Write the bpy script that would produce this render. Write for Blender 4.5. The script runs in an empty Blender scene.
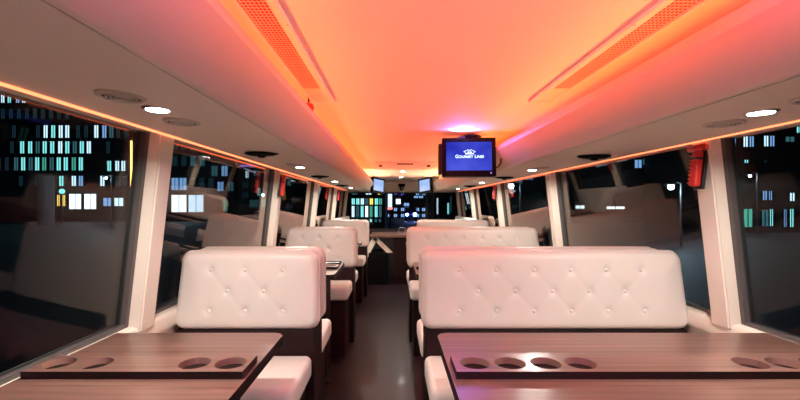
import bpy, bmesh, math, random
from mathutils import Vector, Matrix
random.seed(7)
SC = bpy.context.scene
COL = SC.collection
H = 1.2            # camera height above the bus floor
XC = 0.17          # centre line of the bus, camera stands a little left of it
PI = math.pi

# ------------------------------------------------------------------ materials
def new_mat(name):
    m = bpy.data.materials.new(name); m.use_nodes = True
    return m, m.node_tree.nodes, m.node_tree.links
def pbsdf(name, col, rough=.5, metal=0., coat=0., spec=.5, noise=None, bump=None, col2=None, scale=(1, 1, 1), sheen=0.):
    m, N, L = new_mat(name)
    b = N['Principled BSDF']
    b.inputs['Base Color'].default_value = (*col, 1)
    b.inputs['Roughness'].default_value = rough
    b.inputs['Metallic'].default_value = metal
    b.inputs['Coat Weight'].default_value = coat
    b.inputs['Coat Roughness'].default_value = .12
    b.inputs['Specular IOR Level'].default_value = spec
    b.inputs['Sheen Weight'].default_value = sheen
    if noise or bump:
        tc = N.new('ShaderNodeTexCoord'); mp = N.new('ShaderNodeMapping')
        mp.inputs['Scale'].default_value = scale
        L.new(tc.outputs['Object'], mp.inputs['Vector'])
        n = N.new('ShaderNodeTexNoise'); n.inputs['Scale'].default_value = noise or bump[0]
        n.inputs['Detail'].default_value = 6
        L.new(mp.outputs['Vector'], n.inputs['Vector'])
        if col2:
            r = N.new('ShaderNodeValToRGB')
            r.color_ramp.elements[0].position = .3; r.color_ramp.elements[1].position = .7
            r.color_ramp.elements[0].color = (*col, 1); r.color_ramp.elements[1].color = (*col2, 1)
            L.new(n.outputs['Fac'], r.inputs['Fac']); L.new(r.outputs['Color'], b.inputs['Base Color'])
        if bump:
            n2 = N.new('ShaderNodeTexNoise'); n2.inputs['Scale'].default_value = bump[0]
            L.new(mp.outputs['Vector'], n2.inputs['Vector'])
            bp = N.new('ShaderNodeBump'); bp.inputs['Strength'].default_value = bump[1]
            bp.inputs['Distance'].default_value = bump[2]
            L.new(n2.outputs['Fac'], bp.inputs['Height']); L.new(bp.outputs['Normal'], b.inputs['Normal'])
    return m
def emit(name, col, strength):
    m, N, L = new_mat(name)
    N.remove(N['Principled BSDF'])
    e = N.new('ShaderNodeEmission'); e.inputs['Color'].default_value = (*col, 1); e.inputs['Strength'].default_value = strength
    L.new(e.outputs['Emission'], N['Material Output'].inputs['Surface'])
    return m
def glass_mat(name, tint, boost=1.0):
    m, N, L = new_mat(name)
    N.remove(N['Principled BSDF'])
    # Schlick reflectance from the angle of view, the same on both faces of the pane
    ge = N.new('ShaderNodeNewGeometry'); dt = N.new('ShaderNodeVectorMath'); dt.operation = 'DOT_PRODUCT'
    L.new(ge.outputs['Incoming'], dt.inputs[0]); L.new(ge.outputs['Normal'], dt.inputs[1])
    def mth(op, a, b=None):
        n = N.new('ShaderNodeMath'); n.operation = op
        for i, v in enumerate((a, b)):
            if v is None: continue
            if isinstance(v, (int, float)): n.inputs[i].default_value = v
            else: L.new(v, n.inputs[i])
        return n.outputs[0]
    ab = mth('ABSOLUTE', dt.outputs['Value'])
    pw = mth('POWER', mth('SUBTRACT', 1.0, ab), 5.0)
    fr = mth('MINIMUM', mth('ADD', mth('MULTIPLY', pw, 3.4), .014), .95)
    t = N.new('ShaderNodeBsdfTransparent'); t.inputs['Color'].default_value = (*tint, 1)
    g = N.new('ShaderNodeBsdfGlossy'); g.inputs['Roughness'].default_value = 0.0
    g.inputs['Color'].default_value = (.62*boost, .52*boost, .48*boost, 1)
    mx = N.new('ShaderNodeMixShader')
    L.new(fr, mx.inputs['Fac']); L.new(t.outputs['BSDF'], mx.inputs[1]); L.new(g.outputs['BSDF'], mx.inputs[2])
    L.new(mx.outputs['Shader'], N['Material Output'].inputs['Surface'])
    return m
def wood_mat(name, ca, cb, rough, streak, coat=0., planks=None, spec=.5):
    m, N, L = new_mat(name)
    b = N['Principled BSDF']; b.inputs['Roughness'].default_value = rough; b.inputs['Specular IOR Level'].default_value = spec
    b.inputs['Coat Weight'].default_value = coat; b.inputs['Coat Roughness'].default_value = .08
    tc = N.new('ShaderNodeTexCoord'); mp = N.new('ShaderNodeMapping'); mp.inputs['Scale'].default_value = streak
    L.new(tc.outputs['Object'], mp.inputs['Vector'])
    n = N.new('ShaderNodeTexNoise'); n.inputs['Scale'].default_value = 3.0; n.inputs['Detail'].default_value = 8
    n.inputs['Roughness'].default_value = .62; n.inputs['Distortion'].default_value = .3
    L.new(mp.outputs['Vector'], n.inputs['Vector'])
    r = N.new('ShaderNodeValToRGB')
    r.color_ramp.elements[0].position = .32; r.color_ramp.elements[1].position = .68
    r.color_ramp.elements[0].color = (*ca, 1); r.color_ramp.elements[1].color = (*cb, 1)
    L.new(n.outputs['Fac'], r.inputs['Fac'])
    out = r.outputs['Color']
    if planks:
        br = N.new('ShaderNodeTexBrick'); br.inputs['Scale'].default_value = 1.0
        br.inputs['Brick Width'].default_value = planks[0]; br.inputs['Row Height'].default_value = planks[1]
        br.inputs['Mortar Size'].default_value = .002
        br.inputs['Color1'].default_value = (.75, .75, .75, 1); br.inputs['Color2'].default_value = (1, 1, 1, 1)
        br.inputs['Mortar'].default_value = (.25, .25, .25, 1)
        L.new(tc.outputs['Object'], br.inputs['Vector'])
        mx = N.new('ShaderNodeMix'); mx.data_type = 'RGBA'; mx.blend_type = 'MULTIPLY'; mx.inputs['Factor'].default_value = 1
        L.new(out, mx.inputs['A']); L.new(br.outputs['Color'], mx.inputs['B']); out = mx.outputs['Result']
    L.new(out, b.inputs['Base Color'])
    bp = N.new('ShaderNodeBump'); bp.inputs['Strength'].default_value = .12; bp.inputs['Distance'].default_value = .001
    L.new(n.outputs['Fac'], bp.inputs['Height']); L.new(bp.outputs['Normal'], b.inputs['Normal'])
    return m

M = dict(
    leather=pbsdf('cream_leather', (.80, .74, .68), .42, bump=(160, .12, .001)),
    piping=pbsdf('cream_piping', (.78, .66, .58), .4),
    plastic=pbsdf('beige_lining', (.70, .60, .50), .55, bump=(220, .08, .001)),
    pillar=pbsdf('pale_pillar_lining', (.76, .68, .58), .45),
    ceiling=pbsdf('ceiling_fabric', (.86, .76, .68), .75, bump=(260, .15, .001)),
    wood=wood_mat('walnut_table_laminate', (.085, .042, .032), (.20, .108, .082), .30, (.5, 20, 20), .12),
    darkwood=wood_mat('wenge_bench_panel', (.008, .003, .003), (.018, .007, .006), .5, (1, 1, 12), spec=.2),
    floor=wood_mat('dark_plank_floor', (.010, .005, .007), (.024, .013, .019), .38, (14, 1.2, 1), .03, (.9, .12), spec=.22),
    black=pbsdf('black_rubber', (.012, .012, .013), .5),
    blackgloss=pbsdf('black_gloss_plastic', (.004, .004, .005), .5, spec=.08),
    greyrub=pbsdf('grey_window_gasket', (.075, .07, .065), .45),
    white=pbsdf('white_plastic', (.8, .78, .74), .4),
    vent=pbsdf('beige_vent_plastic', (.50, .45, .38), .4),
    ventdark=pbsdf('dark_vent_slot', (.05, .045, .04), .6),
    chrome=pbsdf('brushed_metal', (.62, .6, .58), .28, 1.),
    red=pbsdf('red_plastic', (.75, .04, .03), .35),
    grille=pbsdf('orange_painted_grille', (.80, .60, .48), .5),
    redback=pbsdf('red_filter_mat', (.42, .035, .02), .9),
    curtain=pbsdf('black_curtain_cloth', (.015, .012, .012), .9),
    glass=glass_mat('tinted_side_glass', (.82, .88, .90)),
    fglass=glass_mat('front_glass', (.9, .94, .95), .4),
    lamp=emit('white_lamp_diffuser', (.86, .95, 1), 60),
    led=emit('orange_led_line', (1, .17, .065), 3.6),
    coveled=emit('cove_led_orange', (1, .11, .025), 2),
    covepurple=emit('cove_led_pink', (.8, .2, .9), 2),
    covewarm=emit('cove_led_warm', (1, .40, .16), 3),
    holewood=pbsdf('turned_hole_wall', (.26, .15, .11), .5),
    holeshade=pbsdf('painted_hole_shade', (.012, .005, .004), .8, spec=.1),
    deepblack=pbsdf('matte_black_paint', (.004, .004, .004), .9, spec=.1),
    screen=None,
    asphalt=pbsdf('night_asphalt', (.012, .013, .017), .6, noise=3, col2=(.022, .024, .03)),
    facade=pbsdf('dark_facade', (.025, .03, .04), .6, noise=.6, col2=(.04, .045, .055)),
    facadeg=pbsdf('grey_green_facade', (.05, .07, .07), .7, noise=.8, col2=(.08, .10, .10)),
    facadeb=pbsdf('brown_facade', (.05, .035, .03), .7, noise=.8, col2=(.07, .05, .04)),
    steel=pbsdf('lamp_post_steel', (.10, .11, .12), .4, .6),
    wteal=emit('lit_window_teal', (.28, .88, .86), 1.3),
    wwhite=emit('lit_window_white', (.66, .86, 1), 1.6),
    wblue=emit('lit_window_blue', (.30, .55, 1), .9),
    wdim=emit('lit_window_dim', (.08, .24, .28), .55),
    wfaint=emit('barely_lit_window', (.02, .06, .08), .5),
    wnavy=emit('navy_lit_window', (.03, .06, .35), .9),
    wgreen=emit('lit_window_green', (.12, .62, .45), .7),
    shop=emit('lit_shop_window', (.80, .92, 1), 2.2),
    yellow=emit('yellow_light', (1, .62, .10), 2.0),
    neon=emit('amber_neon_tube', (1, .42, .08), 6.0),
    purple=emit('purple_neon', (.4, .22, 1), 1.2),
    star=emit('street_lamp_light', (.70, .88, 1), 30),
    head=emit('headlamp_light', (.22, .34, 1), 45),
    redl=emit('red_sign_light', (1, .18, .14), 2.5),
)
def screen_mat(name, a, b, st):
    m, N, L = new_mat(name); N.remove(N['Principled BSDF'])
    e = N.new('ShaderNodeEmission'); e.inputs['Strength'].default_value = st
    tc = N.new('ShaderNodeTexCoord'); g = N.new('ShaderNodeTexNoise'); g.inputs['Scale'].default_value = 5
    L.new(tc.outputs['Object'], g.inputs['Vector'])
    r = N.new('ShaderNodeValToRGB'); r.color_ramp.elements[0].color = (*a, 1); r.color_ramp.elements[1].color = (*b, 1)
    r.color_ramp.elements[0].position = .35; r.color_ramp.elements[1].position = .65
    L.new(g.outputs['Fac'], r.inputs['Fac']); L.new(r.outputs['Color'], e.inputs['Color'])
    L.new(e.outputs['Emission'], N['Material Output'].inputs['Surface'])
    return m
M['screen'] = screen_mat('blue_screen', (.025, .030, .50), (.08, .11, .78), .85)
M['screen2'] = screen_mat('pale_screen', (.25, .42, .80), (.50, .62, .95), 1.0)
M['logo'] = emit('white_screen_print', (.75, .92, 1), 1.5)

# ------------------------------------------------------------------ helpers
def tag(o, label=None, cat=None, group=None, kind=None):
    if label: o['label'] = label
    if cat: o['category'] = cat
    if group: o['group'] = group
    if kind: o['kind'] = kind
    return o
def empty(name, loc, rz=0.):
    o = bpy.data.objects.new(name, None); COL.objects.link(o)
    o.location = loc; o.rotation_euler = (0, 0, rz); o.empty_display_size = .1
    return o
def obj(name, bm, mat, parent=None, smooth=False, loc=None, rot=None):
    me = bpy.data.meshes.new(name)
    bmesh.ops.recalc_face_normals(bm, faces=bm.faces)
    bm.to_mesh(me); bm.free()
    if smooth:
        for p in me.polygons: p.use_smooth = True
    if mat: me.materials.append(mat)
    o = bpy.data.objects.new(name, me); COL.objects.link(o)
    if parent: o.parent = parent
    if loc: o.location = loc
    if rot: o.rotation_euler = rot
    return o
def copy_tree(o, parent=None):
    c = o.copy(); COL.objects.link(c)
    if parent: c.parent = parent
    for ch in list(o.children): copy_tree(ch, c)
    return c
def box(bm, x0, x1, y0, y1, z0, z1, bev=0., seg=2):
    m = Matrix.Translation(((x0+x1)/2, (y0+y1)/2, (z0+z1)/2)) @ Matrix.Diagonal((x1-x0, y1-y0, z1-z0, 1))
    r = bmesh.ops.create_cube(bm, size=1, matrix=m)
    if bev:
        es = list({e for v in r['verts'] for e in v.link_edges})
        bmesh.ops.bevel(bm, geom=es, offset=bev, segments=seg, affect='EDGES', profile=.5)
    return bm
def cyl(bm, p, q, r, r2=None, seg=20):
    p, q = Vector(p), Vector(q); d = q-p
    mat = Matrix.Translation((p+q)/2) @ d.to_track_quat('Z', 'Y').to_matrix().to_4x4()
    bmesh.ops.create_cone(bm, cap_ends=True, segments=seg, radius1=r, radius2=r if r2 is None else r2, depth=d.length, matrix=mat)
    return bm
def lathe(bm, prof, c=(0, 0, 0), seg=32, sx=1., sy=1.):
    rings = []
    for r, z in prof:
        rings.append([bm.verts.new((c[0]+sx*r*math.cos(2*PI*k/seg), c[1]+sy*r*math.sin(2*PI*k/seg), c[2]+z)) for k in range(seg)])
    for a, b in zip(rings, rings[1:]):
        for k in range(seg):
            bm.faces.new((a[k], a[(k+1) % seg], b[(k+1) % seg], b[k]))
    bm.faces.new(rings[0]); bm.faces.new(rings[-1])
    return bm
def prism(bm, poly, axis, a, b):
    """extrude a polygon of 2-tuples along axis 'y' (x,z) or 'z' (x,y) or 'x' (y,z)"""
    f = {'y': lambda p, t: (p[0], t, p[1]), 'z': lambda p, t: (p[0], p[1], t), 'x': lambda p, t: (t, p[0], p[1])}[axis]
    A = [bm.verts.new(f(p, a)) for p in poly]; B = [bm.verts.new(f(p, b)) for p in poly]
    n = len(poly)
    bm.faces.new(A); bm.faces.new(B[::-1])
    for k in range(n): bm.faces.new((A[k], B[k], B[(k+1) % n], A[(k+1) % n]))
    return bm
def tube(bm, pts, r, seg=8, closed=False):
    pts = [Vector(p) for p in pts]; n = len(pts); rings = []
    up = None
    for i, p in enumerate(pts):
        if closed: t = pts[(i+1) % n]-pts[i-1]
        else: t = pts[min(i+1, n-1)]-pts[max(i-1, 0)]
        t.normalize()
        if up is None:
            up = Vector((0, 0, 1)) if abs(t.z) < .9 else Vector((1, 0, 0))
            up = (up - t*up.dot(t)).normalized()
        else: up = (up - t*up.dot(t)).normalized()
        s = t.cross(up)
        rings.append([bm.verts.new(p + r*(math.cos(2*PI*k/seg)*up + math.sin(2*PI*k/seg)*s)) for k in range(seg)])
    rng = range(n) if closed else range(n-1)
    for i in rng:
        a, b = rings[i], rings[(i+1) % n]
        for k in range(seg): bm.faces.new((a[k], a[(k+1) % seg], b[(k+1) % seg], b[k]))
    if not closed:
        bm.faces.new(rings[0]); bm.faces.new(rings[-1])
    return bm
def struct(name, bm, mat, smooth=False, parent=None):
    o = obj(name, bm, mat, parent, smooth)
    if parent is None: o['kind'] = 'structure'
    return o
B = bmesh.new
def wx(side, h):                     # inner face of the side wall at height h relative to the camera
    return XC + side*(1.14 - .114*max(0., h+.45))

# ------------------------------------------------------------------ the bus shell
Y0, Y1 = -2.1, 8.0
struct('floor', box(B(), XC-1.2, XC+1.2, Y0, Y1, -.06, 0), M['floor'])
struct('ceiling', box(B(), XC-.66, XC+.66, Y0, 7.9, H+.46, H+.50), M['ceiling'])
struct('wall_back', box(B(), XC-1.2, XC+1.2, Y0-.06, Y0, 0, H+.5), M['plastic'])
for side, nm in ((-1, 'left'), (1, 'right')):
    bm = B()
    a, b = sorted((XC+side*1.14, XC+side*1.22))
    box(bm, a, b, Y0, Y1, 0, H-.455)
    struct('wall_'+nm, bm, M['plastic'])
    bm = B()      # rounded sill along the windows
    a, b = sorted((XC+side*1.115, XC+side*1.24))
    box(bm, a, b, Y0, Y1, H-.53, H-.452, .02, 3)
    struct('trim_sill_'+nm, bm, M['pillar'], True)
    # duct with sloping fascia
    zo = .268 if side < 0 else .250
    prof = [(1.13, zo+.002), (1.05, zo), (.575, .238), (.565, .2385), (.558, .244), (.478, .338), (.478, .354), (.484, .368), (.494, .368), (.500, .353), (.60, .353), (.64, .47), (1.13, .47)]
    bm = B(); prism(bm, [(XC+side*w, H+z) for w, z in prof], 'y', Y0, 6.4)
    prism(bm, [(XC+side*w, H+z) for w, z in ((1.13, zo+.002), (.58, .240), (.57, .25), (.57, .47), (1.13, .47))], 'y', 6.4, 7.86)
    struct('ceiling_duct_'+nm, bm, M['plastic'])
    bm = B()     # thin seam where soffit meets fascia
    a, b = sorted((XC+side*.5755, XC+side*.5785)); box(bm, a, b, Y0, 6.4, H+.2365, H+.2400)
    struct('trim_seam_'+nm, bm, M['vent'])
    bm = B()     # outer cladding above the windows
    a, b = sorted((XC+side*1.11, XC+side*1.2)); box(bm, a, b, Y0, Y1, H+.30, H+.5)
    struct('wall_header_'+nm, bm, M['black'])

# pillars between the windows, leaning in towards the roof
PILS = {-1: [-1.585, -.035, 1.53, 3.10, 4.655, 6.20, 7.62], 1: [-1.585, -.01, 1.565, 3.115, 4.68, 6.25, 7.62]}
n = 0
for side in (-1, 1):
    for k, y in enumerate(PILS[side]):
        bm = B(); n += 1
        # two-step section: broad flange and raised rib
        for w, dep, off in ((.048, .034, 0),):
            vs = []
            for h in (-.47, .27):
                xi = wx(side, h) - side*dep; xo = wx(side, h) + side*.05
                for (xx, yy) in ((xi, y-w+off), (xi, y+w*.85+off), (xo, y+w+off), (xo, y-w+off)):
                    vs.append(bm.verts.new((xx, yy, H+h)))
            for q in ((0, 1, 2, 3), (4, 5, 6, 7), (0, 1, 5, 4), (1, 2, 6, 5), (2, 3, 7, 6), (3, 0, 4, 7)):
                bm.faces.new([vs[i] for i in q])
        bmesh.ops.recalc_face_normals(bm, faces=bm.faces)
        bmesh.ops.bevel(bm, geom=[e for e in bm.edges if abs((e.verts[0].co-e.verts[1].co).z) > .3], offset=.006, segments=2, affect='EDGES')
        struct('trim_%d' % n, bm, M['pillar'])

# windows: gasket frame and pane
def slab(bm, side, y0, y1, h0, h1, i0, i1):
    vs = []
    for h in (h0, h1):
        for dx in (i0, i1):
            for y in (y0, y1):
                vs.append(bm.verts.new((wx(side, h)+side*dx, y, H+h)))
    for q in ((0, 1, 3, 2), (4, 5, 7, 6), (0, 1, 5, 4), (2, 3, 7, 6), (0, 2, 6, 4), (1, 3, 7, 5)):
        bm.faces.new([vs[i] for i in q])
n = 0
for side in (-1, 1):
    PIL = PILS[side]
    for k in range(len(PIL)-1):
        y0, y1 = PIL[k]+.045, PIL[k+1]-.045
        n += 1; e = .022
        bm = B()
        slab(bm, side, y0, y1, -.46, -.46+e, .012, .05)
        slab(bm, side, y0, y1, .285, .305, .012, .05)
        slab(bm, side, y0, y0+e, -.46, .30, .012, .05)
        slab(bm, side, y1-e, y1, -.46, .30, .012, .05)
        w = struct('window_%d' % n, bm, M['greyrub'])
        bm = B(); slab(bm, side, y0+.005, y1-.005, -.455, .295, .030, .036)
        obj('window_glass', bm, M['glass'], w)

# orange light line along the window heads
for side, nm in ((-1, 'left'), (1, 'right')):
    bm = B()
    x = wx(side, .25)-side*.038
    tube(bm, [(x, y, H+(.264 if side < 0 else .2475)) for y in (Y0+.02, 2, 4, 6, 7.3)], .0048 if side < 0 else .0032, 6)
    tag(obj('led_strip', bm, M['led']), 'thin glowing orange light strip along the %s window heads' % nm, 'light strip')

# cove light strips lying in the trough on top of the ducts
def area(name, loc, rot, sx, sy, col, en, spread=None):
    l = bpy.data.lights.new(name, 'AREA'); l.shape = 'RECTANGLE'; l.size = sx; l.size_y = sy
    l.color = col; l.energy = en
    if spread: l.spread = spread
    o = bpy.data.objects.new(name, l); COL.objects.link(o); o.location = loc; o.rotation_euler = rot
    return o
for side, nm in ((-1, 'left'), (1, 'right')):
    for (ya, yb, mat, col, en, cn) in (
            (-2.0, .1, 'covepurple', (.75, .26, 1.0), 62, 'pink'),
            (.1, 5.2, 'coveled', (1, .062, .012) if side < 0 else (1, .115, .024), 42 if side < 0 else 32, 'orange'),
            (5.2, 6.38, 'covewarm', (1, .40, .22), 9, 'warm white')):
        x = XC+side*.590
        st = obj('cove_led_strip', box(B(), x-.006, x+.006, ya, yb, H+.353, H+.358), M[mat])
        tag(st, '%s cove light strip on top of the %s ceiling duct' % (cn, nm), 'light strip')
        area('cove_light', (x-side*.012, (ya+yb)/2, H+.3722), (0, side*PI*.53, 0), .012, yb-ya, col, en*.68, math.radians(75))
        area('cove_light', (x-side*.010, (ya+yb)/2, H+.362), (0, side*PI*.60, 0), .010, yb-ya, (col[0], col[1]*1.5, col[2]*1.2), en*.24)

# front bulkhead, windscreen
bm = B(); box(bm, XC-1.2, XC+1.2, 7.95, 8.02, 0, H-.50); struct('wall_front', bm, M['black'])
bm = B(); box(bm, XC-1.2, XC+1.2, 7.86, 8.02, H+.25, H+.47, .02, 3)
struct('wall_front_header', bm, M['plastic'])
bm = B()
box(bm, -.22, .05, 7.845, 7.862, H+.285, H+.42, .006); box(bm, .30, .58, 7.845, 7.862, H+.285, H+.42, .006)
struct('trim_front_panels', bm, M['plastic'])
bm = B()
for (a, b, c, d) in ((-.95, 1.3, -.51, -.47), (-.95, 1.3, .23, .26), (-.97, -.93, -.5, .26), (1.27, 1.31, -.5, .26), (.66, .69, -.5, .26)):
    box(bm, a, b, 7.96, 8.0, H+c, H+d)
w = struct('window_front', bm, M['black'])
obj('window_glass', box(B(), -.95, 1.3, 7.975, 7.981, H-.5, H+.25), M['fglass'], w)

# ------------------------------------------------------------------ roof details
def grille(side):
    nm = 'left' if side < 0 else 'right'
    r = empty('air_grille', (XC+side*.4775, 1.2, H+.46))
    tag(r, 'long perforated ceiling air grille in a pale frame on the %s' % nm, 'air vent', 'ceiling air grilles')
    x0, x1 = -.0485, .0485
    ya, yb = -1.6, .56
    bm = B()
    for (a, b, c, d) in ((x0, x0+.008, ya, yb), (x1-.008, x1, ya, yb), (x0, x1, yb-.012, yb), (x0, x1, ya, ya+.012)):
        box(bm, a, b, c, d, -.010, 0, .002)
    if side < 0: box(bm, .028, .042, ya, yb, -.010, 0)
    else: box(bm, -.042, -.028, ya, yb, -.010, 0)
    obj('grille_frame', bm, M['ceiling'], r)
    obj('filter_mat', box(B(), x0+.006, x1-.006, ya+.01, .36, -.003, -.0005), M['redback'], r)
    bm = B(); box(bm, x0+.006, x1-.006, .36, yb-.01, -.006, -.001, .002)
    obj('blank_panel', bm, M['ceiling'], r)
    bm = B()
    for i in range(8):
        x = x0+.010+(i+.5)*(.078/8)
        box(bm, x-.0011, x+.0011, -.35, .36, -.007, -.005)
    y = -.35
    while y < .36:
        box(bm, x0+.008, x1-.008, y-.0012, y+.0012, -.0074, -.0052); y += .014
    obj('mesh_screen', bm, M['grille'], r)
    for y in (-.2, .1, .38):
        bm = B(); cyl(bm, (side*-.044, y, -.0125), (side*-.044, y, -.0095), .0025, seg=10); obj('screw', bm, M['chrome'], r)
    return r
grille(-1); grille(1)
bm = B(); lathe(bm, [(.005, 0), (.018, -.006), (.024, -.020), (.018, -.036), (.005, -.043)], seg=20)
o = obj('release_knob', bm, M['red'], smooth=True, loc=(-.358, 1.70, H+.434))
bm = B(); cyl(bm, (0, 0, 0), (0, 0, .026), .004); obj('stem', bm, M['black'], o)
tag(o, 'small red knob hanging from the ceiling at the end of the left grille', 'knob')

# roof hatch far ahead, its handles, two ceiling lamps
hatch = empty('roof_hatch', (.13, 4.6, H+.46))
tag(hatch, 'pale square roof hatch with dark handles in the ceiling ahead', 'hatch')
bm = B()
box(bm, -.33, .33, -.35, .35, -.012, -.002, .008)
obj('hatch_panel', bm, M['ceiling'], hatch)
for x, y in ((-.27, -.1), (.27, -.1), (0, -.28)):
    bm = B()
    if x: box(bm, x-.018, x+.018, y-.05, y+.05, -.03, -.012, .006)
    else: box(bm, x-.09, x+.09, y-.014, y+.014, -.024, -.012, .005)
    obj('hatch_handle', bm, M['ventdark'], hatch)

def soffit(x):
    side = -1 if x < XC else 1
    zo = .268 if side < 0 else .250
    return .238+(zo-.238)*(abs(x-XC)-.575)/.475
def lamp_light(loc, en, r=.028, col=(1.0, .96, .86), blend=.5):
    l = bpy.data.lights.new('lamp_light', 'AREA'); l.shape = 'DISK'; l.size = r*2
    l.color = col; l.energy = en; l.spread = math.radians(165)
    o = bpy.data.objects.new('lamp_light', l); COL.objects.link(o); o.location = loc
    return o
def make_downlight():
    r = empty('downlight', (0, 0, 0))
    bm = B(); lathe(bm, [(.036, 0), (.036, -.003), (.033, -.006), (.029, -.006), (.028, -.001)], seg=32)
    obj('lamp_ring', bm, M['chrome'], r, True)
    bm = B(); cyl(bm, (0, 0, -.004), (0, 0, -.0062), .027, seg=28)
    obj('lamp_diffuser', bm, M['lamp'], r)
    return r
def make_vent(label_mat):
    r = empty('round_air_vent', (0, 0, 0))
    bm = B(); lathe(bm, [(.052, 0), (.050, -.006), (.042, -.009), (.040, -.004)], seg=36)
    obj('vent_ring', bm, M['vent'], r, True)
    bm = B()
    for rr in (.012, .021, .030):
        pts = [(rr*math.cos(2*PI*k/32), rr*math.sin(2*PI*k/32), -.007) for k in range(32)]
        tube(bm, pts, .0022, 6, True)
    box(bm, -.036, .036, -.002, .002, -.010, -.005)
    obj('vent_louvre', bm, M['vent'], r, True)
    bm = B(); cyl(bm, (0, 0, -.0035), (0, 0, -.0050), .040, seg=32); obj('vent_opening', bm, M['ventdark'], r)
    return r
def make_speaker():
    r = empty('ceiling_speaker', (0, 0, 0))
    bm = B(); lathe(bm, [(.040, 0), (.080, -.003), (.082, -.008), (.060, -.016), (.02, -.020)], seg=36, sy=.62)
    obj('speaker_shell', bm, M['blackgloss'], r, True)
    bm = B(); lathe(bm, [(.020, -.018), (.018, -.024), (.010, -.027)], seg=20); obj('sensor_dome', bm, M['blackgloss'], r, True)
    return r
dl0, vt0, sp0 = make_downlight(), make_vent(0), make_speaker()
ORD = {1: 'nearest', 2: 'second', 3: 'third', 4: 'fourth', 5: 'fifth'}
dy = {-1: [1.04, 2.63, 4.20, 5.8, -.53], 1: [1.04, 2.75, 4.32, 5.9, -.53]}
first = True
for side in (-1, 1):
    nm = 'left' if side < 0 else 'right'
    x = -.612 if side < 0 else .957
    for i, y in enumerate(dy[side]):
        o = dl0 if first else copy_tree(dl0); first = False
        o.location = (x, y, H+soffit(x)+.0005)
        lab = ('small round white lamp in the %s soffit, %s from the camera' % (nm, ORD[i+1])) if i < 4 else 'small round white lamp in the %s soffit behind the camera' % nm
        tag(o, lab, 'ceiling lamp', 'round lamps in the soffits')
        lamp_light((x, y, H+soffit(x)-.0085), 8.5)
first = True
for (x, y, l) in ((-.625, .92, 'large round beige air vent just before the nearest left lamp'),
                  (-.635, 1.205, 'round beige air vent just beyond the nearest left lamp'),
                  (-.61, 2.47, 'small round air vent just before the second left lamp'),
                  (.985, 1.19, 'round beige air vent beside the nearest right lamp'),
                  (.96, .90, 'round beige air vent on the camera side of the nearest right lamp'),
                  (.96, 2.58, 'small round air vent just before the second right lamp')):
    o = vt0 if first else copy_tree(vt0); first = False
    o.location = (x, y, H+soffit(x)+.001); tag(o, l, 'air vent', 'round soffit vents')
first = True
for (x, y, l) in ((-.63, 1.92, 'black oval speaker in the left soffit over the first left bench'),
                  (-.63, 3.45, 'black oval speaker in the left soffit, second from the camera'),
                  (-.63, 5.0, 'black oval speaker in the left soffit, farthest'),
                  (.985, 1.96, 'black oval speaker in the right soffit over the first right bench'),
                  (.96, 3.45, 'black oval speaker in the right soffit, second from the camera'),
                  (.96, 5.0, 'black oval speaker in the right soffit, farthest')):
    o = sp0 if first else copy_tree(sp0); first = False
    o.location = (x, y, H+soffit(x)+.001); tag(o, l, 'speaker', 'oval soffit speakers')
for (x, y, l) in ((.135, 5.45, 'bright round lamp in the ceiling centre beyond the hatch'), (.135, 6.5, 'bright round lamp in the ceiling centre near the windscreen')):
    o = copy_tree(dl0); o.location = (x, y, H+.4595); tag(o, l, 'ceiling lamp')
    lamp_light((x, y, H+.449), 5.0)

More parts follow.
